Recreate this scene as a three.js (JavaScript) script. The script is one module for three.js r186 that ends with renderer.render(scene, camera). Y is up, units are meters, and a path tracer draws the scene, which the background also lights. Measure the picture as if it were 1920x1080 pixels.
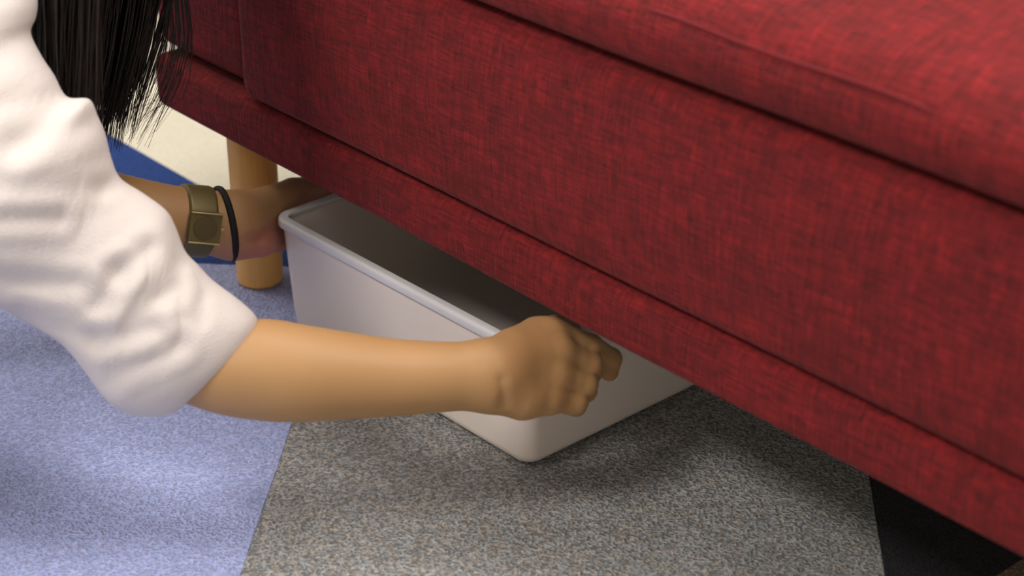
import * as THREE from 'three';
import { RectAreaLightUniformsLib } from 'three/addons/lights/RectAreaLightUniformsLib.js';
import { mergeGeometries } from 'three/addons/utils/BufferGeometryUtils.js';

// ---------------------------------------------------------------- camera, light, exposure
const F = 3650, PITCH = Math.atan(1870 / F), CAM_Y = 0.86;      // focal length in pixels of a 1920 x 1080 frame
const scene = new THREE.Scene();
const camera = new THREE.PerspectiveCamera(2 * Math.atan(540 / F) * 180 / Math.PI, 16 / 9, 0.05, 30);
camera.position.set(0, CAM_Y, 0);
camera.rotation.x = -PITCH;
camera.focus = 1.62;
camera.userData.fStop = 5;
scene.add(camera);
scene.background = new THREE.Color(0x20201e);
const renderer = new THREE.WebGLRenderer({ antialias: true });
renderer.toneMapping = THREE.LinearToneMapping;
renderer.toneMappingExposure = 1.45;
renderer.shadowMap.enabled = true;
RectAreaLightUniformsLib.init();
// ceiling panels, in the sofa's frame: x along the sofa, z out of its front; [x, z, intensity]
const PANELS = [[-0.5, -0.2, 6], [0.9, -0.5, 13], [-0.3, 2.15, 22], [1.3, 1.7, 0.6], [-1.75, 0.5, 5]];
const PANEL_W = 0.6, PANEL_L = 0.9, CEIL = 2.6, LAMP = 0xfff8f1;

// ---------------------------------------------------------------- helpers
const V = (x, y, z) => new THREE.Vector3(x, y, z);
let seed = 7;
const rnd = () => { seed = (seed * 1664525 + 1013904223) >>> 0; return seed / 4294967296; };
const rr = (a, b) => a + (b - a) * rnd();
const clamp = (x, a, b) => Math.min(b, Math.max(a, x));
const lerp = (a, b, t) => a + (b - a) * t;
const sstep = (a, b, x) => { const t = clamp((x - a) / (b - a), 0, 1); return t * t * (3 - 2 * t); };
const CO = Math.cos(PITCH), SI = Math.sin(PITCH);
const EYE = V(0, CAM_Y, 0);
// measuring: the point that a pixel of the photograph shows at a distance Z along the view
const ray = (u, v) => { const x = (u - 960) / F, y = -(v - 540) / F; return V(x, y * CO - SI, -y * SI - CO); };
const W = (u, v, Z) => EYE.clone().addScaledVector(ray(u, v), Z);
const onPlane = (u, v, p, n) => { const d = ray(u, v); return EYE.clone().addScaledVector(d, p.clone().sub(EYE).dot(n) / d.dot(n)); };
const axisA = deg => V(-Math.sin(deg * Math.PI / 180), 0, -Math.cos(deg * Math.PI / 180));
const axisB = deg => V(Math.cos(deg * Math.PI / 180), 0, -Math.sin(deg * Math.PI / 180));
const A = axisA(40.96), B = axisB(40.96);                 // along the sofa (away), into the sofa
const BA = axisA(41.98), BB = axisB(41.98);               // the same for the bin
const SOFA_YAW = -(90 - 40.96) * Math.PI / 180, BIN_YAW = -(90 - 41.98) * Math.PI / 180;
const SOFA = onPlane(1180, 665, V(0, 0.16, 0), V(0, 1, 0)).setY(0);
const CORNER = onPlane(988, 905, V(0, 0, 0), V(0, 1, 0));
const sofaPoint = (x, y, z) => SOFA.clone().addScaledVector(A, -x).addScaledVector(B, -z).setY(y);

const counts = {};
function numbered(name) { const n = counts[name] = (counts[name] ?? -1) + 1; return n ? `${name}_${String(n).padStart(3, '0')}` : name; }
function thing(name, label, category, pos, yaw = 0, group) {
  const o = new THREE.Group(); o.name = numbered(name); o.position.copy(pos); o.rotation.y = yaw;
  o.userData = { label, category }; if (group) o.userData.group = group;
  scene.add(o); return o;
}
function part(name, geo, material, parent, label) {
  const m = new THREE.Mesh(geo, material); m.name = name; m.castShadow = m.receiveShadow = true;
  if (label) m.userData.label = label;
  parent.add(m); return m;
}
function structure(name, geo, material) { const m = part(name, geo, material, scene); m.userData.kind = 'structure'; return m; }

// tileable value noise on an nx by ny lattice
function lattice(nx, ny, sd) {
  const g = new Float32Array(nx * ny); let s = sd >>> 0;
  for (let i = 0; i < g.length; i++) { s = (s * 1664525 + 1013904223) >>> 0; g[i] = s / 4294967296; }
  return (u, v) => {
    const x = u * nx, y = v * ny, xi = Math.floor(x), yi = Math.floor(y), fx = x - xi, fy = y - yi;
    const sx = fx * fx * (3 - 2 * fx), sy = fy * fy * (3 - 2 * fy);
    const x0 = ((xi % nx) + nx) % nx, x1 = (x0 + 1) % nx, y0 = ((yi % ny) + ny) % ny, y1 = (y0 + 1) % ny;
    return lerp(lerp(g[y0 * nx + x0], g[y0 * nx + x1], sx), lerp(g[y1 * nx + x0], g[y1 * nx + x1], sx), sy);
  };
}
function texture(n, fn, srgb) {
  const d = new Uint8Array(n * n * 4);
  for (let y = 0; y < n; y++) for (let x = 0; x < n; x++) {
    const c = fn((x + 0.5) / n, (y + 0.5) / n), i = (y * n + x) * 4;
    d[i] = clamp(c[0], 0, 1) * 255; d[i + 1] = clamp(c[1], 0, 1) * 255; d[i + 2] = clamp(c[2], 0, 1) * 255; d[i + 3] = 255;
  }
  const t = new THREE.DataTexture(d, n, n, THREE.RGBAFormat);
  t.wrapS = t.wrapT = THREE.RepeatWrapping; t.magFilter = THREE.LinearFilter; t.minFilter = THREE.LinearMipmapLinearFilter;
  t.generateMipmaps = true; if (srgb) t.colorSpace = THREE.SRGBColorSpace; t.needsUpdate = true; return t;
}
const repeat = (t, s) => { t.repeat.set(1 / s, 1 / s); return t; };

// ---------------------------------------------------------------- materials
// red upholstery: a slubby plain weave of bright and dark red yarns
const hS = lattice(24, 230, 11), hS2 = lattice(60, 420, 12), vS = lattice(230, 24, 13), vS2 = lattice(420, 60, 14), blot = lattice(9, 9, 15), blot2 = lattice(34, 34, 16), sp = lattice(130, 90, 17);
const weave = (u, v) => {
  const h = hS(u, v) * 0.62 + hS2(u, v) * 0.38, w = vS(u, v) * 0.62 + vS2(u, v) * 0.38;
  const over = 0.5 + 0.5 * Math.sin(u * Math.PI * 2 * 230) * Math.sin(v * Math.PI * 2 * 230);
  return lerp(h, w, 0.35 + 0.3 * over);
};
const fabricMap = repeat(texture(1024, (u, v) => {
  let t = (weave(u, v) - 0.5) * 1.7 + (blot(u, v) - 0.5) * 0.16 + (blot2(u, v) - 0.5) * 0.26;
  const speck = sstep(0.8, 0.97, sp(u, v)); t -= speck * 0.4;
  t = clamp(0.54 + t * 0.5, 0, 1);
  const k = Math.pow(t, 1.15);
  return [lerp(0.25, 0.66, k), lerp(0.034, 0.128, k), lerp(0.04, 0.145, k)];
}, true), 0.36);
const fabricBump = repeat(texture(1024, (u, v) => { const t = clamp(0.5 + (weave(u, v) - 0.5) * 1.6, 0, 1); return [t, t, t]; }), 0.36);
const redFabric = new THREE.MeshPhysicalMaterial({ map: fabricMap, bumpMap: fabricBump, bumpScale: 0.0009, roughness: 0.95, sheen: 0.38, sheenRoughness: 0.5, sheenColor: new THREE.Color(0.65, 0.3, 0.31) });
const seamFabric = new THREE.MeshStandardMaterial({ color: 0x6d161c, roughness: 0.95 });
// carpet pile: little loops, light and dark
const p1 = lattice(270, 270, 21), p2 = lattice(400, 400, 22), p3 = lattice(170, 180, 23), tone = lattice(5, 5, 24), hue = lattice(150, 150, 25);
const pileAt = (u, v) => clamp(0.5 + (p1(u, v) * 0.5 + p2(u, v) * 0.35 + p3(u, v) * 0.15 - 0.5) * 1.9, 0, 1);
const pileMap = repeat(texture(1024, (u, v) => {
  const t = lerp(0.6, 1.0, pileAt(u, v)) * (0.97 + 0.06 * tone(u, v)), h = (hue(u, v) - 0.5) * 0.09;
  return [t * (1 + h), t, t * (1 - h)];
}, true), 0.484);
const pileBump = repeat(texture(1024, (u, v) => { const t = pileAt(u, v); return [t, t, t]; }), 0.484);
const softMap = repeat(texture(1024, (u, v) => { const t = lerp(0.8, 1.0, pileAt(u, v)) * (0.97 + 0.05 * tone(u, v)), h = (hue(u, v) - 0.5) * 0.05; return [t * (1 + h), t, t * (1 - h * 0.3)]; }, true), 0.484);
const carpet = (hex, map = pileMap) => new THREE.MeshStandardMaterial({ color: hex, map, bumpMap: pileBump, bumpScale: 0.0014, roughness: 1 });
const smoothMap = repeat(texture(512, (u, v) => { const t = 0.94 + 0.06 * pileAt(u, v); return [t, t, t * (0.99 + 0.02 * tone(u, v))]; }, true), 0.484);
const smoothCarpet = hex => new THREE.MeshStandardMaterial({ color: hex, map: smoothMap, bumpMap: pileBump, bumpScale: 0.0003, roughness: 1 });
const C_LAV = carpet(0xbdc9fc, softMap), C_GREY = carpet(0xbbbcba), C_NAVY = carpet(0x26262c), C_BLUE = carpet(0x20468f, softMap), C_CREAM = smoothCarpet(0xe9e5d0), C_STONE = smoothCarpet(0xb9b4a6), C_BROWN = carpet(0xb39c80);
// oak
const wr = lattice(6, 220, 31), wr2 = lattice(14, 500, 32);
const woodMap = texture(512, (u, v) => { const t = wr(v, u) * 0.6 + wr2(v, u) * 0.4; return [lerp(0.95, 1.0, t), lerp(0.70, 0.79, t), lerp(0.36, 0.44, t)]; }, true);
const oak = new THREE.MeshPhysicalMaterial({ map: woodMap, roughness: 0.45, clearcoat: 0.15, clearcoatRoughness: 0.4 });
const binPlastic = new THREE.MeshPhysicalMaterial({ color: 0xf6eae0, roughness: 0.42, clearcoat: 0.1, clearcoatRoughness: 0.5 });
const binRim = new THREE.MeshPhysicalMaterial({ color: 0xe6e6e8, roughness: 0.32, clearcoat: 0.2, clearcoatRoughness: 0.4 });
const skNoise = lattice(14, 14, 41), skNoise2 = lattice(60, 60, 42);
const skin = new THREE.MeshPhysicalMaterial({ vertexColors: true, roughness: 0.52, sheen: 0.12, sheenRoughness: 0.5, sheenColor: new THREE.Color(0.8, 0.5, 0.35) });
const cl1 = lattice(300, 300, 51);
const clothBump = repeat(texture(512, (u, v) => { const t = cl1(u, v); return [t, t, t]; }), 0.2);
const shirtCloth = new THREE.MeshPhysicalMaterial({ color: 0xdfd7d3, bumpMap: clothBump, bumpScale: 0.0003, roughness: 0.9, sheen: 0.2, sheenRoughness: 0.6, sheenColor: new THREE.Color(0.7, 0.68, 0.7) });
const trouserCloth = new THREE.MeshStandardMaterial({ color: 0x2a2e3c, roughness: 0.9 });
const hairMat = new THREE.MeshPhysicalMaterial({ color: 0x120c08, roughness: 0.38, sheen: 0.1 });
const blackBand = new THREE.MeshStandardMaterial({ color: 0x0d0b0c, roughness: 0.75 });
const gold = new THREE.MeshStandardMaterial({ color: 0xd8c68c, metalness: 0.9, roughness: 0.28 });
const oliveStrap = new THREE.MeshStandardMaterial({ color: 0x6f633c, metalness: 0.35, roughness: 0.45 });
const dialMat = new THREE.MeshPhysicalMaterial({ color: 0x5b5434, roughness: 0.25, metalness: 0.3, clearcoat: 0.6 });
const wallPaint = new THREE.MeshStandardMaterial({ color: 0xdedbd6, roughness: 0.9 });
const ceilPaint = new THREE.MeshStandardMaterial({ color: 0xeeece6, roughness: 0.95 });
const slabMat = new THREE.MeshStandardMaterial({ color: 0x55524c, roughness: 1 });
const whiteMetal = new THREE.MeshStandardMaterial({ color: 0xe9e9e6, roughness: 0.5, metalness: 0.1 });

// ---------------------------------------------------------------- shapes
// a cushion: a box with rounded edges whose faces may swell; uv in metres
function softBox(x0, x1, y0, y1, z0, z1, r, swell = {}, seg = 0.03) {
  const sx = x1 - x0, sy = y1 - y0, sz = z1 - z0, n = d => clamp(Math.round(d / seg), 4, 64);
  const rings = (d, k) => {   // more cuts near the ends, so that the rounding is smooth
    const e = Math.min(r / d, 0.45), out = [];
    for (let i = 0; i <= 5; i++) out.push(e * (1 - Math.cos(i / 5 * Math.PI / 2)));
    for (let i = 1; i < k; i++) out.push(e + (1 - 2 * e) * i / k);
    for (let i = 5; i >= 0; i--) out.push(1 - e * (1 - Math.cos(i / 5 * Math.PI / 2)));
    return out;
  };
  const cx = rings(sx, n(sx)), cy = rings(sy, n(sy)), cz = rings(sz, n(sz)), pos = [], uv = [], idx = [];
  const half = V(sx / 2, sy / 2, sz / 2), inner = half.clone().subScalar(Math.min(r, sx / 2, sy / 2, sz / 2));
  const mid = V((x0 + x1) / 2, (y0 + y1) / 2, (z0 + z1) / 2), q = V(0, 0, 0), c = V(0, 0, 0);
  const R = Math.min(r, sx / 2, sy / 2, sz / 2);
  const face = (cu, cv, put, uvOf, flip) => {
    const base = pos.length / 3;
    for (let j = 0; j < cv.length; j++) for (let i = 0; i < cu.length; i++) {
      put(q, cu[i], cv[j]);
      c.set(clamp(q.x, -inner.x, inner.x), clamp(q.y, -inner.y, inner.y), clamp(q.z, -inner.z, inner.z));
      const d = q.clone().sub(c); if (d.lengthSq() > 0) d.normalize().multiplyScalar(R);
      const p = c.clone().add(d);
      const a = p.x / half.x, b = p.y / half.y, e = p.z / half.z, f = t => 1 - t * t * t * t;
      if (swell.front && p.z > 0) p.z += swell.front * (1 - a ** 8) * (1 - b * b) * sstep(0.3, 1, e);
      if (swell.top && p.y > 0) p.y += swell.top * f(a) * (1 - e ** 6) * sstep(0.2, 1, b);
      if (swell.left && p.x < 0) p.x -= swell.left * (1 - b * b) * sstep(0.5, 1, -a);
      if (swell.wave) p.z += swell.wave * Math.sin(p.x * 9 + 1.3) * Math.sin(p.x * 3.7) * sstep(0.2, 1, e);
      p.add(mid); pos.push(p.x, p.y, p.z); uv.push(...uvOf(p));
    }
    for (let j = 0; j < cv.length - 1; j++) for (let i = 0; i < cu.length - 1; i++) {
      const a = base + j * cu.length + i, b = a + 1, d = a + cu.length, e = d + 1;
      flip ? idx.push(a, d, b, b, d, e) : idx.push(a, b, d, b, e, d);
    }
  };
  const g1 = (t, s) => (t - 0.5) * s;
  face(cx, cy, (q, a, b) => q.set(g1(a, sx), g1(b, sy), sz / 2), p => [p.x, p.y], false);
  face(cx, cy, (q, a, b) => q.set(g1(a, sx), g1(b, sy), -sz / 2), p => [p.x, p.y], true);
  face(cx, cz, (q, a, b) => q.set(g1(a, sx), sy / 2, g1(b, sz)), p => [p.x, -p.z + 0.7], true);
  face(cx, cz, (q, a, b) => q.set(g1(a, sx), -sy / 2, g1(b, sz)), p => [p.x, p.z], false);
  face(cz, cy, (q, a, b) => q.set(sx / 2, g1(b, sy), g1(a, sz)), p => [p.z, p.y], true);
  face(cz, cy, (q, a, b) => q.set(-sx / 2, g1(b, sy), g1(a, sz)), p => [p.z, p.y], false);
  const g = new THREE.BufferGeometry();
  g.setAttribute('position', new THREE.Float32BufferAttribute(pos, 3)); g.setAttribute('uv', new THREE.Float32BufferAttribute(uv, 2));
  g.setIndex(idx); g.computeVertexNormals();
  // one normal where faces meet
  const P = g.attributes.position, N = g.attributes.normal, seen = new Map();
  for (let i = 0; i < P.count; i++) { const k = `${Math.round(P.getX(i) * 1e5)},${Math.round(P.getY(i) * 1e5)},${Math.round(P.getZ(i) * 1e5)}`; if (!seen.has(k)) seen.set(k, []); seen.get(k).push(i); }
  for (const l of seen.values()) if (l.length > 1) { const s = V(0, 0, 0); for (const i of l) s.add(V(N.getX(i), N.getY(i), N.getZ(i))); s.normalize(); for (const i of l) N.setXYZ(i, s.x, s.y, s.z); }
  return g;
}
const box = (x0, x1, y0, y1, z0, z1) => new THREE.BoxGeometry(x1 - x0, y1 - y0, z1 - z0).translate((x0 + x1) / 2, (y0 + y1) / 2, (z0 + z1) / 2);
const tube = (pts, r, seg = 40, sides = 8, closed = false) => new THREE.TubeGeometry(new THREE.CatmullRomCurve3(pts, closed), seg, r, sides, closed);

// ---------------------------------------------------------------- the room
{
  const place = m => { m.position.copy(SOFA); m.rotation.y = SOFA_YAW; return m; };
  const X0 = -2.3, X1 = 2.9, Z0 = -1.25, Z1 = 3.6, T = 0.12;
  const floor = structure('floor', box(X0, X1, -0.12, -0.008, Z0, Z1), slabMat); place(floor);
  place(structure('ceiling', box(X0 - T, X1 + T, CEIL, CEIL + T, Z0 - T, Z1 + T), ceilPaint));
  place(structure('wall_back', box(X0 - T, X1 + T, -0.12, CEIL, Z0 - T, Z0), wallPaint));
  place(structure('wall_front', box(X0 - T, X1 + T, -0.12, CEIL, Z1, Z1 + T), wallPaint));
  place(structure('wall_left', box(X0 - T, X0, -0.12, CEIL, Z0, Z1), wallPaint));
  place(structure('wall_right', box(X1, X1 + T, -0.12, CEIL, Z0, Z1), wallPaint));
  const k = [['baseboard_back', X0, X1, Z0, Z0 + 0.015], ['baseboard_front', X0, X1, Z1 - 0.015, Z1], ['baseboard_left', X0, X0 + 0.015, Z0 + 0.015, Z1 - 0.015], ['baseboard_right', X1 - 0.015, X1, Z0 + 0.015, Z1 - 0.015]];
  for (const [n, a, b, c, d] of k) place(structure(n, box(a, b, 0, 0.09, c, d), whiteMetal));
  // carpet tiles, half a metre square, some cut along the diagonal into two colours; their grid is turned 4.3 degrees from the view
  const G1 = -0.2942, G2 = -1.704, S = 0.484, ang = Math.atan(0.0752), gap = 0.0001;
  const e1 = V(Math.cos(ang), 0, Math.sin(ang)), e2 = V(-Math.sin(ang), 0, Math.cos(ang));
  const bev = { depth: 0.0073, bevelEnabled: true, bevelThickness: 0.0005, bevelSize: 0.0005, bevelSegments: 1, curveSegments: 1 };
  const poly = pts => {
    const c = pts.reduce((s, p) => [s[0] + p[0] / pts.length, s[1] + p[1] / pts.length], [0, 0]), i = 0.0005 + gap;
    const sh = new THREE.Shape(pts.map(([x, y]) => new THREE.Vector2(x + Math.sign(c[0] - x) * i, y + Math.sign(c[1] - y) * i)));
    return new THREE.ExtrudeGeometry(sh, bev).rotateX(-Math.PI / 2).translate(0, -0.0078, 0);
  };
  // in a tile: x right, y away from the camera
  const shapes = { full: poly([[0, 0], [S, 0], [S, S], [0, S]]), low: poly([[0, 0], [S, 0], [0, S]]), high: poly([[S, 0], [S, S], [0, S]]), bandNavy: poly([[0, 0], [0.075, 0], [S, S - 0.075], [S, S], [0, S]]), bandBrown: poly([[0.075, 0], [S, 0], [S, S - 0.075]]), tipNavy: poly([[0, S], [0, S - 0.075], [0.075, S]]), tipBrown: poly([[0, 0], [S, 0], [S, S], [0.075, S], [0, S - 0.075]]) };
  const special = {
    '-1,0': [['full', C_LAV]], '-1,1': [['full', C_LAV]], '-2,0': [['full', C_LAV]], '-2,1': [['full', C_LAV]],
    '0,0': [['full', C_GREY]], '0,1': [['full', C_GREY]], '1,0': [['bandNavy', C_NAVY], ['bandBrown', C_BROWN]], '1,1': [['tipNavy', C_NAVY], ['tipBrown', C_BROWN]],
    '-1,-1': [['low', C_BLUE], ['high', C_CREAM]], '-2,-1': [['full', C_BLUE]], '-2,-2': [['low', C_BLUE], ['high', C_STONE]], '-1,-2': [['full', C_STONE]],
    '0,-1': [['full', C_GREY]],
  };
  const inv = new THREE.Matrix4(); floor.updateMatrixWorld(true); inv.copy(floor.matrixWorld).invert();
  const rest = [C_GREY, C_LAV, C_STONE, C_GREY, C_BLUE, C_CREAM, C_NAVY];
  for (let r = -7; r <= 10; r++) for (let c = -9; c <= 10; c++) {
    const o = V(0, 0, 0).addScaledVector(e1, G1 + c * S).addScaledVector(e2, G2 + (r + 1) * S);
    const corner = [[0, 0], [S, 0], [S, S], [0, S]].map(([i, j]) => { const p = o.clone().addScaledVector(e1, i).addScaledVector(e2, -j).applyMatrix4(inv); return [i, j, p.x, p.z]; });
    let cut = corner;                                  // the part of the tile that lies inside the walls
    for (const [k, lim, sg] of [[2, X0, 1], [2, X1, -1], [3, Z0, 1], [3, Z1, -1]]) {
      const next = [];
      cut.forEach((p, i) => {
        const q = cut[(i + 1) % cut.length], dp = (p[k] - lim) * sg, dq = (q[k] - lim) * sg;
        if (dp >= 0) next.push(p);
        if (dp * dq < 0) next.push(p.map((x, m) => lerp(x, q[m], dp / (dp - dq))));
      });
      cut = next;
    }
    if (cut.length < 3) continue;
    const whole = corner.every(p => cut.includes(p));
    let area = 0; cut.forEach((p, i) => { const q = cut[(i + 1) % cut.length]; area += (p[0] * q[1] - q[0] * p[1]) / 2; });
    if (area < 0.004) continue;
    const list = special[`${c},${r}`] ?? [['full', rest[Math.floor(rnd() * rest.length)]]];
    for (const [s, m] of list) {
      const t = part('carpet_tile', whole ? shapes[s] : poly(cut), m, floor); t.name = numbered('carpet_tile');
      t.position.copy(o.clone().applyMatrix4(inv)); t.rotation.y = -ang - SOFA_YAW;
    }
  }
}
// ceiling lights
PANELS.forEach(([x, z, power], i) => {
  const t = thing('ceiling_light', 'flat white ceiling light panel ' + ['above the left end of the red sofa', 'above the right end of the red sofa', 'out in front of the sofa, left one', 'out in front of the sofa, right one', 'to the left of the sofa, beyond its armrest'][i], 'ceiling light', sofaPoint(x, CEIL - 0.03, z), SOFA_YAW, undefined);
  const w = PANEL_L / 2, l = PANEL_W / 2;
  part('frame', mergeGeometries([box(-w - 0.03, w + 0.03, -0.01, 0.03, l, l + 0.03), box(-w - 0.03, w + 0.03, -0.01, 0.03, -l - 0.03, -l), box(-w - 0.03, -w, -0.01, 0.03, -l, l), box(w, w + 0.03, -0.01, 0.03, -l, l)]), whiteMetal, t);
  part('diffuser', box(-w, w, 0.0, 0.02, -l, l), new THREE.MeshStandardMaterial({ color: 0xffffff, emissive: LAMP, emissiveIntensity: 1.2, roughness: 0.6 }), t);
  const L = new THREE.RectAreaLight(LAMP, power, PANEL_L, PANEL_W);
  L.position.set(0, -0.012, 0); L.rotation.x = -Math.PI / 2; t.add(L);
});

// ---------------------------------------------------------------- the sofa
{
  const t = thing('sofa', 'dark red woven fabric sofa on round oak legs, standing on the colour-block carpet', 'sofa', SOFA, SOFA_YAW);
  const XL = -0.657, XR = 1.26, PL = -0.5;
  part('base_frame', softBox(XL, XR, 0.16, 0.2145, -0.84, 0.002, 0.012, { front: 0.002, wave: 0.0015 }), redFabric, t);
  part('dust_cover', box(XL + 0.02, XR - 0.02, 0.1585, 0.1605, -0.82, -0.02), new THREE.MeshStandardMaterial({ color: 0x8f8d88, roughness: 1 }), t, 'pale grey dust cover under the frame');
  part('seat_base', softBox(PL, XR - 0.16, 0.2150, 0.3855, -0.82, 0.006, 0.017, { front: 0.010, wave: 0.001 }), redFabric, t);
  const cu = part('seat_cushion', softBox(PL + 0.004, XR - 0.164, 0.3885, 0.446, -0.62, 0.014, 0.024, { front: 0.004, top: 0.03, wave: 0.002 }), redFabric, t);
  const stitch = y => { const p = []; for (let i = 0; i <= 60; i++) { const x = lerp(PL + 0.03, XR - 0.19, i / 60); p.push(V(x, y + 0.0012 * Math.sin(x * 14) + 0.001 * Math.sin(x * 37), 0.0130 + 0.002 * Math.sin(x * 9 + 1.3) * Math.sin(x * 3.7))); } return p; };
  part('piping', tube(stitch(0.4345), 0.0017, 240, 6), seamFabric, cu);
  for (const [a, b] of [[XL - 0.014, PL - 0.002], [XR - 0.158, XR + 0.012]])
    part('armrest', softBox(a, b, 0.2150, 0.60, -0.83, -0.012, 0.02, { front: 0.004, top: 0.012 }), redFabric, t);
  part('backrest', softBox(XL + 0.16, XR - 0.162, 0.3880, 0.80, -0.83, -0.64, 0.03, { front: 0.01, top: 0.01 }), redFabric, t);
  for (const [a, b] of [[PL + 0.01, 0.298], [0.302, XR - 0.17]])
    part('back_cushion', softBox(a, b, 0.470, 0.86, -0.635, -0.46, 0.05, { front: 0.03, top: 0.02 }), redFabric, t);
  const prof = [[0, 0], [0.0195, 0], [0.0215, 0.0015], [0.0225, 0.004], [0.0228, 0.06], [0.0232, 0.161], [0, 0.161]].map(p => new THREE.Vector2(...p));
  const leg = new THREE.LatheGeometry(prof, 40);
  for (const [x, z] of [[-0.548, -0.0356], [XR - 0.11, -0.0356], [-0.548, -0.78], [XR - 0.11, -0.78]]) part('leg', leg, oak, t, 'round light oak leg').position.set(x, 0, z);
}

// ---------------------------------------------------------------- the storage bin
const BIN_H = 0.121, BIN_L = 0.343, BIN_D = 0.42;
{
  const t = thing('storage_bin', 'white plastic storage bin with a rolled rim, half under the red sofa', 'storage bin', CORNER.clone(), BIN_YAW);
  // local: x along the front towards the camera's right (0 at the near corner), z out of the front
  const ringLoop = (inset, y, r) => {          // a rounded rectangle
    const x0 = -BIN_L + inset, x1 = -inset, z0 = -BIN_D + inset, z1 = -inset, p = [], n = 8;
    [[x1 - r, z1 - r], [x0 + r, z1 - r], [x0 + r, z0 + r], [x1 - r, z0 + r]].forEach(([cx, cz], a) => {
      for (let i = 0; i <= n; i++) { const th = (a + i / n) * Math.PI / 2; p.push([cx + r * Math.cos(th), y, cz + r * Math.sin(th)]); }
    });
    return p;
  };
  const loft = rings => {
    const n = rings[0].length, pos = [], idx = [];
    for (const r of rings) for (const p of r) pos.push(...p);
    for (let j = 0; j < rings.length - 1; j++) for (let i = 0; i < n; i++) { const a = j * n + i, b = j * n + (i + 1) % n; idx.push(a, a + n, b, b, a + n, b + n); }
    const cap = (j, flip) => { const c = rings[j].reduce((s, p) => [s[0] + p[0] / n, s[1] + p[1] / n, s[2] + p[2] / n], [0, 0, 0]); const k = pos.length / 3; pos.push(...c); for (let i = 0; i < n; i++) flip ? idx.push(j * n + i, k, j * n + (i + 1) % n) : idx.push(j * n + i, j * n + (i + 1) % n, k); };
    return { pos, idx, cap, done() { const g = new THREE.BufferGeometry(); g.setAttribute('position', new THREE.Float32BufferAttribute(pos, 3)); g.setIndex(idx); g.computeVertexNormals(); return g; } };
  };
  const dr = y => 0.0035 + 0.006 * (1 - y / BIN_H);      // draft: the walls lean out a little
  const R = [];
  const b0 = dr(0);
  for (let i = 0; i <= 6; i++) { const a = i / 6 * Math.PI / 2; R.push(ringLoop(b0 + 0.012 * (1 - Math.sin(a)), 0.001 + 0.012 * (1 - Math.cos(a)), 0.014)); }
  for (const y of [0.03, 0.06, 0.09, BIN_H - 0.004]) R.push(ringLoop(dr(y), y, 0.014));
  for (const y of [BIN_H - 0.004, 0.1, 0.08, 0.06, 0.04]) R.push(ringLoop(dr(y) + 0.003, y, 0.012 + 0.02 * (1 - y / BIN_H)));
  for (let i = 1; i <= 8; i++) { const a = i / 8 * Math.PI / 2; R.push(ringLoop(dr(0.04) + 0.003 + 0.036 * (1 - Math.cos(a)), 0.04 - 0.036 * Math.sin(a), 0.0255)); }
  const body = loft(R); body.cap(0, false); body.cap(R.length - 1, true);
  part('bin_body', body.done(), binPlastic, t);
  const Q = [], H = BIN_H;
  for (const [i, y, r] of [[0.0045, H - 0.009, 0.014], [0.0008, H - 0.009, 0.016], [0, H - 0.008, 0.017], [0, H - 0.003, 0.017], [0.0008, H - 0.0009, 0.0165], [0.0028, H, 0.015], [0.008, H, 0.011], [0.0092, H - 0.0008, 0.0105], [0.0092, H - 0.004, 0.0105], [0.006, H - 0.0045, 0.012], [0.0045, H - 0.009, 0.014]]) Q.push(ringLoop(i, y, r));
  part('rim', loft(Q).done(), binRim, t);
}

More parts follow.
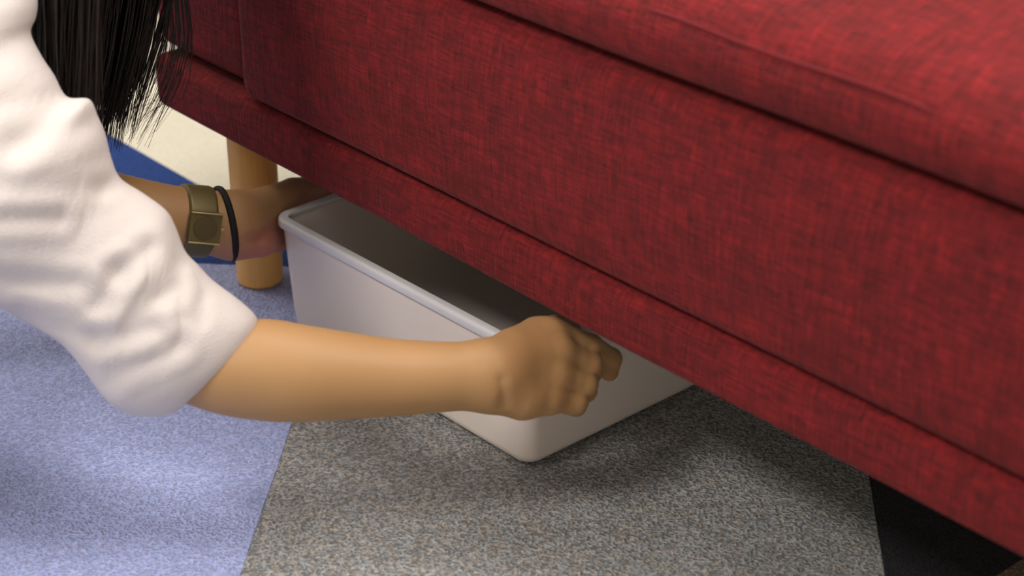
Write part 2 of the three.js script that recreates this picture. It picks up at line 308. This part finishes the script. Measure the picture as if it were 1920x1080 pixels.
// ---------------------------------------------------------------- the person
// surface of a distance field on a grid (naive surface nets), normals from the field's gradient
function surfaceNet(f, lo, hi, cell) {
  const n = [0, 1, 2].map(k => Math.ceil((hi.getComponent(k) - lo.getComponent(k)) / cell) + 1), [nx, ny, nz] = n;
  const val = new Float32Array(nx * ny * nz);
  for (let k = 0, i = 0; k < nz; k++) for (let j = 0; j < ny; j++) for (let l = 0; l < nx; l++, i++) val[i] = f(lo.x + l * cell, lo.y + j * cell, lo.z + k * cell);
  const at = (x, y, z) => (z * ny + y) * nx + x, vid = new Int32Array(nx * ny * nz).fill(-1), pos = [], nor = [], idx = [];
  const E = [[0, 1], [2, 3], [4, 5], [6, 7], [0, 2], [1, 3], [4, 6], [5, 7], [0, 4], [1, 5], [2, 6], [3, 7]], c = new Float32Array(8);
  for (let z = 0; z < nz - 1; z++) for (let y = 0; y < ny - 1; y++) for (let x = 0; x < nx - 1; x++) {
    let m = 0;
    for (let q = 0; q < 8; q++) { c[q] = val[at(x + (q & 1), y + (q >> 1 & 1), z + (q >> 2))]; if (c[q] < 0) m |= 1 << q; }
    if (m === 0 || m === 255) continue;
    let sx = 0, sy = 0, sz = 0, k = 0;
    for (const [a, b] of E) if ((c[a] < 0) !== (c[b] < 0)) { const t = c[a] / (c[a] - c[b]); sx += lerp(a & 1, b & 1, t); sy += lerp(a >> 1 & 1, b >> 1 & 1, t); sz += lerp(a >> 2, b >> 2, t); k++; }
    let px = lo.x + (x + sx / k) * cell, py = lo.y + (y + sy / k) * cell, pz = lo.z + (z + sz / k) * cell;
    const e = cell * 0.4; let gx, gy, gz, gl;
    for (let it = 0; it < 2; it++) {       // pull the vertex onto the surface
      gx = f(px + e, py, pz) - f(px - e, py, pz); gy = f(px, py + e, pz) - f(px, py - e, pz); gz = f(px, py, pz + e) - f(px, py, pz - e); gl = Math.hypot(gx, gy, gz) || 1;
      const d = clamp(f(px, py, pz), -cell * 0.5, cell * 0.5); px -= d * gx / gl; py -= d * gy / gl; pz -= d * gz / gl;
    }
    vid[at(x, y, z)] = pos.length / 3; pos.push(px, py, pz); nor.push(gx / gl, gy / gl, gz / gl);
  }
  const quad = (a, b, cc, d, flip) => { if (a < 0 || b < 0 || cc < 0 || d < 0) return; flip ? idx.push(a, b, cc, a, cc, d) : idx.push(a, cc, b, a, d, cc); };
  for (let z = 1; z < nz - 1; z++) for (let y = 1; y < ny - 1; y++) for (let x = 1; x < nx - 1; x++) {
    const s = val[at(x, y, z)] < 0;
    if (s !== (val[at(x + 1, y, z)] < 0)) quad(vid[at(x, y - 1, z - 1)], vid[at(x, y, z - 1)], vid[at(x, y, z)], vid[at(x, y - 1, z)], s);
    if (s !== (val[at(x, y + 1, z)] < 0)) quad(vid[at(x - 1, y, z - 1)], vid[at(x - 1, y, z)], vid[at(x, y, z)], vid[at(x, y, z - 1)], s);
    if (s !== (val[at(x, y, z + 1)] < 0)) quad(vid[at(x - 1, y - 1, z)], vid[at(x, y - 1, z)], vid[at(x, y, z)], vid[at(x - 1, y, z)], s);
  }
  const g = new THREE.BufferGeometry();
  g.setAttribute('position', new THREE.Float32BufferAttribute(pos, 3)); g.setAttribute('normal', new THREE.Float32BufferAttribute(nor, 3)); g.setIndex(idx);
  return g;
}
const smin = (a, b, k) => { const h = Math.max(k - Math.abs(a - b), 0) / k; return Math.min(a, b) - h * h * k * 0.25; };
// a chain of joints [point, radius]: one tapered capsule per bone
const chain = (...j) => j.slice(1).map(([p, r], i) => [j[i][0], p, j[i][1], r]);
const smoothChain = (...j) => {            // the same through a spline, for forearms
  const c = new THREE.CatmullRomCurve3(j.map(q => q[0])), r = new THREE.CatmullRomCurve3(j.map((q, i) => V(i, q[1], 0))), n = 6 * (j.length - 1);
  return chain(...Array.from({ length: n + 1 }, (_, i) => [c.getPoint(i / n), r.getPoint(i / n).y]));
};
function capsule(x, y, z, [a, b, ra, rb]) {
  const bx = b.x - a.x, by = b.y - a.y, bz = b.z - a.z, px = x - a.x, py = y - a.y, pz = z - a.z;
  const t = clamp((px * bx + py * by + pz * bz) / (bx * bx + by * by + bz * bz + 1e-12), 0, 1);
  return Math.hypot(px - bx * t, py - by * t, pz - bz * t) - lerp(ra, rb, t);
}
const blend = (bones, k) => (x, y, z) => { let d = 1e3; for (const c of bones) d = smin(d, capsule(x, y, z, c), k); return d; };
function bounds(bones, pad) { const b = new THREE.Box3(); for (const [p, q, r, s] of bones) { const e = Math.max(r, s) + pad; for (const o of [p, q]) { b.expandByPoint(o.clone().addScalar(e)); b.expandByPoint(o.clone().addScalar(-e)); } } return b; }
function meshOf(f, bones, cell, pad = 0.012) { const b = bounds(bones, pad); return surfaceNet(f, b.min, b.max, cell); }

// joints; the two arms reach for the ends of the bin's front
const SR = W(-60, 110, 1.42), SL = SR.clone().addScaledVector(A, 0.27).addScaledVector(B, 0.11).add(V(0, 0.02, 0));
const MID = SR.clone().add(SL).multiplyScalar(0.5), NECK = MID.clone().addScaledVector(B, 0.05).add(V(0, 0.06, 0));
const HEAD = NECK.clone().addScaledVector(B, 0.055).add(V(0, 0.125, 0));
const HIP = MID.clone().addScaledVector(B, -0.44).setY(0.5);
const SIDE = A.clone();                                   // towards her left
const base = HIP.clone().setY(0);
const person = thing('person', 'person in white shirt with long dark hair, kneeling and gripping the white bin', 'person', base);
const own = g => g.translate(-base.x, -base.y, -base.z);

// right arm and hand (nearest the camera)
const fist = [];
const px = (r, Z) => r * Z / F;
const foreR = smoothChain([W(345, 690, 1.448), px(60, 1.44)], [W(420, 692, 1.45), px(84, 1.445)], [W(490, 693, 1.452), px(95, 1.45)], [W(560, 700, 1.452), px(91, 1.452)], [W(640, 704, 1.455), px(82, 1.455)], [W(740, 708, 1.46), px(72, 1.46)], [W(850, 706, 1.466), px(64.5, 1.466)], [W(925, 703, 1.47), px(62, 1.47)]);
const elbowR = W(330, 688, 1.442);
const palmR = [
  ...chain([W(925, 690, 1.471), 0.0195], [W(965, 675, 1.477), 0.017], [W(1034, 632, 1.5), 0.0135]),
  ...chain([W(925, 703, 1.47), 0.022], [W(1046, 662, 1.492), 0.0132]),
  ...chain([W(925, 708, 1.47), 0.022], [W(1040, 704, 1.486), 0.0128]),
  ...chain([W(935, 724, 1.47), 0.0185], [W(980, 742, 1.476), 0.0170], [W(1026, 746, 1.483), 0.0134]),
];
const thumbR = chain([W(962, 652, 1.486), 0.015], [W(1004, 626, 1.505), 0.0125], [W(1042, 617, 1.521), 0.0105], [W(1070, 620, 1.534), 0.0088]);
const fingersR = [
  chain([W(1034, 628, 1.501), 0.0122], [W(1106, 650, 1.518), 0.0100], [W(1145, 673, 1.543), 0.0088], [W(1142, 697, 1.56), 0.0078]),
  chain([W(1044, 660, 1.492), 0.0122], [W(1105, 684, 1.508), 0.0102], [W(1106, 700, 1.532), 0.0090], [W(1084, 702, 1.541), 0.0078]),
  chain([W(1040, 702, 1.486), 0.0120], [W(1097, 720, 1.5), 0.0098], [W(1098, 733, 1.524), 0.0087], [W(1076, 734, 1.534), 0.0076]),
  chain([W(1026, 744, 1.484), 0.0118], [W(1080, 753, 1.496), 0.0092], [W(1080, 761, 1.517), 0.0080], [W(1060, 760, 1.526), 0.0070]),
];
const creases = [[W(938, 712, 1.447), W(946, 762, 1.452), 0.0026, 0.0048]];
function handField(fore, palm, thumb, fingers, marks = []) {
  const fA = blend(fore, 0.001), fP = blend(palm, 0.008), fT = blend(thumb, 0.004), fF = fingers.map(c => blend(c, 0.003));
  return (x, y, z) => {
    let d = smin(fA(x, y, z), fP(x, y, z), 0.014);
    d = smin(d, fT(x, y, z), 0.01);
    let e = 1e3; for (const f of fF) e = smin(e, f(x, y, z), 0.0022);
    d = smin(d, e, 0.006);
    for (const [a, b, depth, w] of marks) { const q = capsule(x, y, z, [a, b, 0, 0]); if (q < w * 3) d += depth * Math.exp(-q * q / (w * w)); }
    return d;
  };
}
const allR = [...foreR, ...palmR, ...thumbR, ...fingersR.flat()];
const armR = meshOf(handField(foreR, palmR, thumbR, fingersR, creases), allR, 0.003);

// left arm and hand (beyond the sleeve)
const onEnd = (u, v, k) => onPlane(u, v, CORNER.clone().addScaledVector(BA, k), BA);
const elbowL = W(-40, 352, 1.63);
const wristL = W(440, 417, 1.738);
const foreL = smoothChain([elbowL, 0.04], [W(150, 388, 1.675), 0.0365], [W(300, 409, 1.708), 0.0305], [W(365, 415, 1.722), 0.0285], [W(415, 419, 1.733), 0.0270], [wristL, 0.0262]);
const palmL = [
  ...chain([wristL, 0.0235], [onEnd(548, 360, 0.373), 0.0125]),
  ...chain([wristL, 0.024], [onEnd(548, 380, 0.374), 0.013]),
  ...chain([W(440, 424, 1.738), 0.0235], [onEnd(540, 396, 0.379), 0.0125]),
  ...chain([W(436, 436, 1.735), 0.0205], [onEnd(522, 407, 0.381), 0.0108]),
];
const away = (p, k, dy = 0, db = 0) => p.clone().addScaledVector(BB, k).addScaledVector(BA, db).add(V(0, dy, 0));
const fingerL = (p, l, r, dy) => chain([p, r], [away(p, l * 0.5, dy * 0.4, 0.004), r * 0.86], [away(p, l * 0.8, dy, -0.004), r * 0.76], [away(p, l, dy * 1.3, -0.012), r * 0.68]);
const fingersL = [
  fingerL(onEnd(548, 360, 0.373), 0.078, 0.0112, -0.004), fingerL(onEnd(548, 380, 0.374), 0.085, 0.0112, -0.006),
  fingerL(onEnd(540, 396, 0.379), 0.078, 0.0108, -0.006), fingerL(onEnd(522, 409, 0.381), 0.062, 0.0098, -0.002),
];
const thumbL = chain([W(438, 456, 1.733), 0.0125], [W(490, 457, 1.738), 0.0112], [onEnd(517, 452, 0.358), 0.0098], [onEnd(546, 447, 0.361), 0.0088]);
const allL = [...foreL, ...palmL, ...thumbL, ...fingersL.flat()];
const armL = meshOf(handField(foreL, palmL, thumbL, fingersL, [[W(468, 452, 1.714), W(517, 428, 1.738), 0.005, 0.0045]]), allL, 0.0035);

// head: its own axes (x her left, y up the skull, z out of the face), face down towards the bin
const hz = B.clone().multiplyScalar(0.62).add(V(0, -0.78, 0)).normalize();
const hx = SIDE.clone().addScaledVector(hz, -SIDE.dot(hz)).normalize();
const hy = hz.clone().cross(hx).normalize();
const headM = new THREE.Matrix4().makeBasis(hx, hy, hz).setPosition(HEAD);
const ell = (x, y, z, cx, cy, cz, rx, ry, rz) => { const a = (x - cx) / rx, b = (y - cy) / ry, c = (z - cz) / rz, k = Math.hypot(a, b, c); return (k - 1) * Math.min(rx, ry, rz); };
const headField = (x, y, z) => {
  const ax = Math.abs(x);
  let d = ell(x, y, z, 0, 0.025, -0.012, 0.074, 0.095, 0.095);
  d = smin(d, ell(x, y, z, 0, -0.045, 0.03, 0.054, 0.07, 0.058), 0.04);
  d = smin(d, ell(x, y, z, 0, -0.092, 0.062, 0.022, 0.02, 0.02), 0.025);               // chin
  d = smin(d, capsule(ax, y, z, [V(0.038, -0.02, 0.062), V(0.048, -0.03, 0.045), 0.017, 0.018]), 0.02);   // cheeks
  d = smin(d, capsule(ax, y, z, [V(0.012, 0.022, 0.08), V(0.045, 0.02, 0.062), 0.009, 0.009]), 0.015);    // brow
  const soc = ell(ax, y, z, 0.031, 0.002, 0.094, 0.018, 0.012, 0.016); d = -smin(-d, soc, 0.012);         // eye sockets
  d = smin(d, capsule(x, y, z, [V(0, 0.01, 0.084), V(0, -0.033, 0.104), 0.006, 0.0095]), 0.012);           // nose
  d = smin(d, capsule(ax, y, z, [V(0.008, -0.037, 0.092), V(0.011, -0.038, 0.088), 0.006, 0.006]), 0.006);
  d = smin(d, capsule(x, y, z, [V(-0.017, -0.062, 0.083), V(0.017, -0.062, 0.083), 0.004, 0.004]), 0.006); // lips
  d = smin(d, capsule(x, y, z, [V(-0.014, -0.071, 0.084), V(0.014, -0.071, 0.084), 0.005, 0.005]), 0.006);
  d = smin(d, capsule(ax, y, z, [V(0.074, 0.012, -0.012), V(0.071, -0.025, -0.004), 0.011, 0.007]), 0.006); // ears
  return d;
};
const headG = surfaceNet(headField, V(-0.1, -0.13, -0.12), V(0.1, 0.135, 0.13), 0.004).applyMatrix4(headM);
const skull = HEAD.clone().addScaledVector(hy, -0.05).addScaledVector(hz, -0.03);
const kneeR = HIP.clone().addScaledVector(SIDE, -0.1).setY(0.062), kneeL = HIP.clone().addScaledVector(SIDE, 0.1).setY(0.062);
const ankle = k => k.clone().addScaledVector(B, -0.4).setY(0.05);
const spine = [...chain([MID.clone().addScaledVector(B, -0.09), 0.065], [MID.clone().lerp(HIP, 0.5), 0.085], [HIP, 0.11])];
const torsoB = [
  ...spine, ...chain([NECK.clone().addScaledVector(B, -0.07), 0.05], [NECK, 0.046], [skull, 0.048]), ...chain([SR.clone().addScaledVector(SIDE, 0.03).addScaledVector(B, -0.05), 0.04], [MID.clone().addScaledVector(B, -0.13), 0.065], [SL.clone().addScaledVector(SIDE, -0.02).addScaledVector(B, -0.05), 0.04]),
  ...chain([SR.clone().addScaledVector(B, -0.03), 0.034], [elbowR, 0.026]), ...chain([SL.clone().addScaledVector(B, -0.04), 0.036], [elbowL, 0.034]),
  ...[kneeR, kneeL].flatMap((k, i) => [...chain([HIP.clone().addScaledVector(SIDE, i ? 0.09 : -0.09).add(V(0, -0.03, 0)), 0.095], [k, 0.058]), ...chain([k, 0.055], [k.clone().lerp(ankle(k), 0.35), 0.055], [ankle(k), 0.036])]),
];
const bodyG = meshOf(blend(torsoB, 0.02), torsoB, 0.012, 0.03);
function tint(g) {       // skin colour with slow blotches; knuckles and fingertips redder
  const P = g.attributes.position, c = new Float32Array(P.count * 3), warm = [...fingersL.flat(), ...thumbL, ...thumbL];
  for (let i = 0; i < P.count; i++) {
    const x = P.getX(i), y = P.getY(i), z = P.getZ(i), n = skNoise(x * 1.3 + z * 0.4, y * 1.3 + z) - 0.5;
    let w = 1, red = 1; for (const q of thumbL) red = Math.min(red, capsule(x, y, z, q)); red = 1 - sstep(0.0, 0.008, red); for (const q of warm) w = Math.min(w, capsule(x, y, z, q)); w = 1 - sstep(0.0, 0.022, w);
    c[i * 3] = 0.468 * (1 + n * 0.12); c[i * 3 + 1] = 0.262 * (1 + n * 0.16) * (1 - 0.18 * w - 0.16 * red); c[i * 3 + 2] = 0.108 * (1 + n * 0.16) * (1 + 0.12 * w);
  }
  g.setAttribute('color', new THREE.BufferAttribute(c, 3)); return g;
}
part('body', own(tint(mergeGeometries([bodyG, headG, armR, armL]))), skin, person);

// shirt: the near sleeve is lofted along the arm through measured widths, with creases pressed in
const sleeve = (() => {
  // [upper edge, lower edge, distance of the middle]
  const sec = [[484, 634, 331, 772, 1.452], [487, 618, 322, 776, 1.45], [478, 590, 305, 780, 1.448], [444, 559, 272, 782, 1.446], [400, 526, 241, 776, 1.444], [371, 496, 213, 762, 1.442], [347, 470, 185, 733, 1.44], [329, 425, 159, 697, 1.438], [311, 394, 122, 652, 1.436], [268, 362, 74, 619, 1.434], [226, 334, 36, 597, 1.432], [209, 297, 0, 578, 1.43], [197, 250, -40, 560, 1.428], [183, 217, -85, 540, 1.426], [167, 186, -130, 510, 1.425], [125, 181, -180, 460, 1.424], [101, 140, -230, 390, 1.424], [78, 105, -265, 310, 1.425], [58, 62, -290, 210, 1.427], [67, 34, -300, 110, 1.43], [72, 0, -300, 20, 1.435], [70, -60, -280, -80, 1.45], [30, -105, -230, -120, 1.475], [-60, -125, -140, -130, 1.49]];
  const folds = [   // creases as seen: pixel segment, depth, width in pixels
    [[0, 412], [110, 409], 0.007, 11], [[30, 270], [170, 226], 0.008, 16], [[0, 352], [190, 352], 0.003, 13], [[190, 352], [228, 332], 0.006, 10],
    [[182, 572], [222, 511], 0.008, 14], [[222, 511], [280, 466], 0.007, 12], [[252, 590], [326, 542], 0.0055, 12], [[-60, 522], [150, 534], 0.007, 12],
    [[40, 596], [180, 636], 0.007, 13], [[180, 640], [286, 616], 0.008, 13], [[205, 714], [335, 648], 0.005, 12], [[335, 500], [345, 560], 0.002, 9],
    [[-40, 120], [60, 60], 0.005, 18], [[-60, 205], [90, 190], 0.004, 18], [[360, 720], [440, 640], 0.002, 14], [[380, 560], [376, 600], 0.002, 9],
  ];
  const n = 130, m = 110, pos = [], idx = [], uv = [], cr = (a, b, c, d, t) => 0.5 * (2 * b + (c - a) * t + (2 * a - 5 * b + 4 * c - d) * t * t + (3 * b - a - 3 * c + d) * t * t * t);
  const at = s => { const i = clamp(Math.floor(s), 0, sec.length - 2), t = s - i, g = k => sec[clamp(k, 0, sec.length - 1)]; return [0, 1, 2, 3, 4].map(k => cr(g(i - 1)[k], g(i)[k], g(i + 1)[k], g(i + 2)[k], t)); };
  const segD = (x, y, [ax, ay], [bx, by]) => { const t = clamp(((x - ax) * (bx - ax) + (y - ay) * (by - ay)) / ((bx - ax) ** 2 + (by - ay) ** 2), 0, 1), dx = x - ax - (bx - ax) * t, dy = y - ay - (by - ay) * t; return [Math.hypot(dx, dy), dy]; };
  const ringAt = (s, shrink) => {
    const [u0, v0, u1, v1, Z] = at(s), out = [];
    const U = W(u0, v0, Z), L = W(u1, v1, Z), c = U.clone().add(L).multiplyScalar(0.5), h = U.clone().sub(L).multiplyScalar(0.5 * shrink);
    const k = ray((u0 + u1) / 2, (v0 + v1) / 2).normalize(), hd = h.length() * 0.8;
    for (let j = 0; j < m; j++) {
      const th = j / m * Math.PI * 2, cs = Math.cos(th), sn = Math.sin(th);
      const p = c.clone().addScaledVector(h, cs).addScaledVector(k, -hd * sn);
      if (sn > -0.2) {
        const q = p.clone().sub(EYE);
        const depth = -(q.y * SI + q.z * CO), uu = 960 + F * q.x / depth, vv = 540 - F * (q.y * CO - q.z * SI) / depth;
        let d = 0;
        for (const [a, b, dp, w] of folds) { const [dist, dy] = segD(uu, vv, a, b); if (dist < w * 4) { const ww = w * 1.5; d -= dp * 0.5 * Math.exp(-(dist * dist) / (ww * ww)); d += dp * 0.16 * Math.exp(-((dist - ww * 2) ** 2) / (ww * ww * 1.6)); } }
        p.addScaledVector(k, -d * sstep(-0.2, 0.5, sn));
      }
      out.push(p);
    }
    return out;
  };
  const rings = [];
  rings.push(ringAt(0.45, 0.955), ringAt(0.12, 0.955), ringAt(0.0, 0.975));
  for (let i = 0; i <= n; i++) rings.push(ringAt(i / n * (sec.length - 1), 1));
  rings.forEach((r, j) => r.forEach((p, i) => { pos.push(p.x, p.y, p.z); uv.push(i / m * 0.45, j / n * 0.45); }));
  for (let j = 0; j < rings.length - 1; j++) for (let i = 0; i < m; i++) { const a = j * m + i, b = j * m + (i + 1) % m; idx.push(a, b, a + m, b, b + m, a + m); }
  const g = new THREE.BufferGeometry();
  g.setAttribute('position', new THREE.Float32BufferAttribute(pos, 3)); g.setAttribute('uv', new THREE.Float32BufferAttribute(uv, 2)); g.setIndex(idx); g.computeVertexNormals(); return g;
})();
const shirtB = [
  ...chain([MID.clone().add(V(0, 0.0, 0)).addScaledVector(B, -0.07).addScaledVector(A, 0.02), 0.09], [MID.clone().lerp(HIP, 0.5).add(V(0, 0.01, 0)), 0.118], [MID.clone().lerp(HIP, 0.85).add(V(0, 0.01, 0)), 0.132]),
  ...chain([SR.clone().addScaledVector(SIDE, 0.02).addScaledVector(B, -0.035).add(V(0, 0.01, 0)), 0.06], [MID.clone().addScaledVector(B, -0.05).addScaledVector(A, 0.02).add(V(0, 0.015, 0)), 0.08], [SL.clone().addScaledVector(SIDE, -0.02), 0.07]),
  ...chain([SL, 0.068], [SL.clone().lerp(elbowL, 0.9), 0.06]),
  ...chain([MID.clone().addScaledVector(B, -0.14).add(V(0, 0.04, 0)), 0.075], [MID.clone().addScaledVector(B, -0.04).addScaledVector(A, 0.015).add(V(0, 0.035, 0)), 0.07], [NECK.clone().addScaledVector(B, -0.03).add(V(0, 0.01, 0)), 0.06]),
];
const shirtG = meshOf(blend(shirtB, 0.03), shirtB, 0.01, 0.03);
shirtG.setAttribute('uv', new THREE.Float32BufferAttribute(Array.from({ length: shirtG.attributes.position.count * 2 }, (_, i) => shirtG.attributes.position.array[(i >> 1) * 3 + (i & 1 ? 1 : 0)]), 2));
part('shirt', own(mergeGeometries([sleeve, shirtG])), shirtCloth, person);
const legsB = [kneeR, kneeL].flatMap((k, i) => [...chain([HIP.clone().addScaledVector(SIDE, i ? 0.09 : -0.09).add(V(0, -0.04, 0)), 0.112], [k.clone().setY(0.07), 0.068]), ...chain([k.clone().setY(0.068), 0.067], [k.clone().lerp(ankle(k), 0.4).setY(0.066), 0.064], [ankle(k).addScaledVector(B, 0.03), 0.046])]);
part('trousers', own(meshOf(blend([...legsB, ...chain([HIP, 0.136], [HIP.clone().add(V(0, -0.06, 0)), 0.13])], 0.04), legsB, 0.012, 0.08)), trouserCloth, person);
for (const k of [kneeR, kneeL]) {
  const a = ankle(k), shoe = chain([a.clone().setY(0.052), 0.042], [a.clone().addScaledVector(B, -0.05).setY(0.075), 0.04], [a.clone().addScaledVector(B, -0.05).setY(0.05), 0.036], [a.clone().addScaledVector(B, 0.02).setY(0.034), 0.033]);
  part('shoe', own(meshOf(blend(shoe, 0.02), shoe, 0.007, 0.02)), whiteMetal, person);
}
for (const s of [-1, 1]) {
  const e = part('eye', own(new THREE.SphereGeometry(0.0115, 20, 14).translate(s * 0.031, 0.002, 0.0745).applyMatrix4(headM)), new THREE.MeshPhysicalMaterial({ color: 0xf2eeea, roughness: 0.15 }), person);
  part('iris', own(new THREE.SphereGeometry(0.0058, 16, 10).scale(1, 1, 0.35).translate(s * 0.031, 0.001, 0.0852).applyMatrix4(headM)), new THREE.MeshStandardMaterial({ color: 0x2b1a10, roughness: 0.2 }), e);
}
// hair: a cap over the skull and long locks hanging straight down past her face
{
  const capF = (x, y, z) => Math.max(ell(x, y, z, 0, 0.03, -0.016, 0.085, 0.101, 0.103), (z - 0.055) * 0.7 + (y < 0.06 ? (0.06 - y) * 0.35 : 0) - 0.01);
  const capG = surfaceNet(capF, V(-0.11, -0.12, -0.14), V(0.11, 0.15, 0.11), 0.006).applyMatrix4(headM);
  const locks = [];
  const lock = (pts, r0, seg = 16, sides = 5) => {
    const c = new THREE.CatmullRomCurve3(pts), g = new THREE.TubeGeometry(c, seg, 1, sides, false), P = g.attributes.position;
    for (let i = 0; i <= seg; i++) { const q = c.getPointAt(i / seg), t = i / seg, r = r0 * (t < 0.6 ? 1 : lerp(1, 0.18, (t - 0.6) / 0.4)); for (let j = 0; j <= sides; j++) { const k = i * (sides + 1) + j; P.setXYZ(k, q.x + (P.getX(k) - q.x) * r, q.y + (P.getY(k) - q.y) * r, q.z + (P.getZ(k) - q.z) * r); } }
    g.deleteAttribute('uv'); return g;
  };
  const rootFor = (xt, zf) => { // a spot on the skull above the lock
    const a = lerp(-1.1, 1.1, clamp((xt - 40) / 300, 0, 1)), q = V(Math.sin(a) * 0.075 * (0.6 + 0.4 * rnd()), 0.03 + 0.09 * Math.cos(a) * rnd(), lerp(-0.06, 0.05, rnd())); return q.applyMatrix4(headM);
  };
  const put = (xt, xb, yb, Z, r0, bend = 0) => locks.push(lock([rootFor(xt), W(xt + rr(-8, 8), -330, Z - 0.03), W(xt, -60, Z - 0.01), W(lerp(xt, xb, 0.35) + bend, 70, Z), W(lerp(xt, xb, 0.72) + bend * 0.6, 165, Z + 0.004), W(xb, yb, Z + 0.006)], r0));
  for (let i = 0; i < 260; i++) { const xt = rr(20, 300), xb = 30 + (xt - 20) * 0.72 + rr(-8, 8); put(xt, xb, rr(190, 262) - Math.max(0, xt - 250) * 0.5, rr(1.6, 1.68), rr(0.0016, 0.0032), rr(-6, 6)); }
  for (let i = 0; i < 420; i++) { const xt = rr(40, 335), xb = 40 + (xt - 40) * 0.74 + rr(-12, 14); put(xt, xb, rr(215, 288) - Math.max(0, xt - 280) * 0.6, rr(1.58, 1.69), rr(0.0005, 0.0011), rr(-10, 10)); }
  for (let i = 0; i < 200; i++) { const xt = rr(50, 190), xb = xt * 0.9 + rr(-6, 30); put(xt, xb, rr(190, 235), rr(1.43, 1.5), i % 3 ? rr(0.0006, 0.0012) : rr(0.0016, 0.003), rr(-6, 6)); }
  for (let i = 0; i < 44; i++) { const xt = rr(300, 352), o = rr(-10, 12); locks.push(lock([rootFor(xt), W(xt - 10, -330, 1.6), W(xt, -40, 1.61), W(xt + o * 0.6 + 6, 90, 1.62), W(xt - 22 + o * 1.6, 180 + rr(-15, 15), 1.622), W(xt - 66 + o * 2, 245 + rr(-50, 36), 1.625)], rr(0.0003, 0.0008), 20)); }
  for (const g of [capG]) { g.deleteAttribute('uv'); }
  part('hair', own(mergeGeometries([capG, ...locks])), hairMat, person);
}
// wristwatch and hair tie on the left wrist
{
  const c = W(363, 414, 1.7215), ax = W(415, 419, 1.733).sub(W(300, 409, 1.708)).normalize();
  const out = EYE.clone().sub(c); out.addScaledVector(ax, -out.dot(ax)).normalize().add(V(0, -0.16, 0)); out.addScaledVector(ax, -out.dot(ax)).normalize();
  const up = out.clone().cross(ax).normalize();
  const M = new THREE.Matrix4().makeBasis(ax, up, out).setPosition(c);
  const watch = new THREE.Group(); watch.name = 'wristwatch'; person.add(watch);
  const r = 0.0302, hw = 0.0132, pr = [[r - 0.001, -hw], [r + 0.0014, -hw + 0.0006], [r + 0.002, -hw + 0.003], [r + 0.002, hw - 0.003], [r + 0.0014, hw - 0.0006], [r - 0.001, hw]].map(p => new THREE.Vector2(...p));
  part('strap', own(new THREE.LatheGeometry(pr, 64).rotateZ(-Math.PI / 2).applyMatrix4(M)), oliveStrap, watch, 'olive gold watch strap');
  const sq = (w, h, rad) => { const s = new THREE.Shape(); s.moveTo(-w + rad, -h); s.lineTo(w - rad, -h); s.quadraticCurveTo(w, -h, w, -h + rad); s.lineTo(w, h - rad); s.quadraticCurveTo(w, h, w - rad, h); s.lineTo(-w + rad, h); s.quadraticCurveTo(-w, h, -w, h - rad); s.lineTo(-w, -h + rad); s.quadraticCurveTo(-w, -h, -w + rad, -h); return s; };
  const bar = y => new THREE.CapsuleGeometry(0.0008, 0.0268, 4, 10).rotateZ(Math.PI / 2).translate(0, y, r + 0.0078);
  part('case', own(new THREE.ExtrudeGeometry(sq(0.0136, 0.0134, 0.002), { depth: 0.0055, bevelEnabled: true, bevelSize: 0.0006, bevelThickness: 0.0008, bevelSegments: 2 }).translate(0, 0, r + 0.0006).applyMatrix4(M)), oliveStrap, watch);
  part('bezel', own(mergeGeometries([bar(0.0132), bar(-0.0132)]).applyMatrix4(M)), gold, watch, 'gold watch bezel');
  part('crown', own(new THREE.CylinderGeometry(0.0018, 0.0018, 0.003, 14).rotateZ(Math.PI / 2).translate(0.0155, 0, r + 0.004).applyMatrix4(M)), gold, watch);
  part('dial', own(new THREE.CylinderGeometry(0.0105, 0.0108, 0.001, 40).rotateX(Math.PI / 2).translate(0, 0, r + 0.0073).applyMatrix4(M)), dialMat, watch, 'round dark olive watch dial');
  const hc = W(424, 420, 1.7350), h2 = ax.clone().multiplyScalar(0.98).add(V(0, 0.28, 0)).normalize(), pts = [];
  const o2 = EYE.clone().sub(hc); o2.addScaledVector(h2, -o2.dot(h2)).normalize(); const u2 = o2.clone().cross(h2).normalize();
  for (let i = 0; i < 40; i++) { const a = i / 40 * Math.PI * 2; pts.push(hc.clone().addScaledVector(o2, Math.cos(a) * 0.0302).addScaledVector(u2, Math.sin(a) * 0.0312)); }
  const tie = part('hair_tie', own(tube(pts, 0.0032, 80, 10, true)), blackBand, person, 'black elastic hair tie around the wrist');
  const top = W(409, 356, 1.7350);
  part('knot', own(new THREE.SphereGeometry(0.0042, 14, 10).scale(1.2, 0.9, 1).translate(top.x, top.y, top.z)), blackBand, tie);
}

scene.traverse(o => { if (o.isMesh) { o.castShadow = true; o.receiveShadow = true; } });
renderer.render(scene, camera);
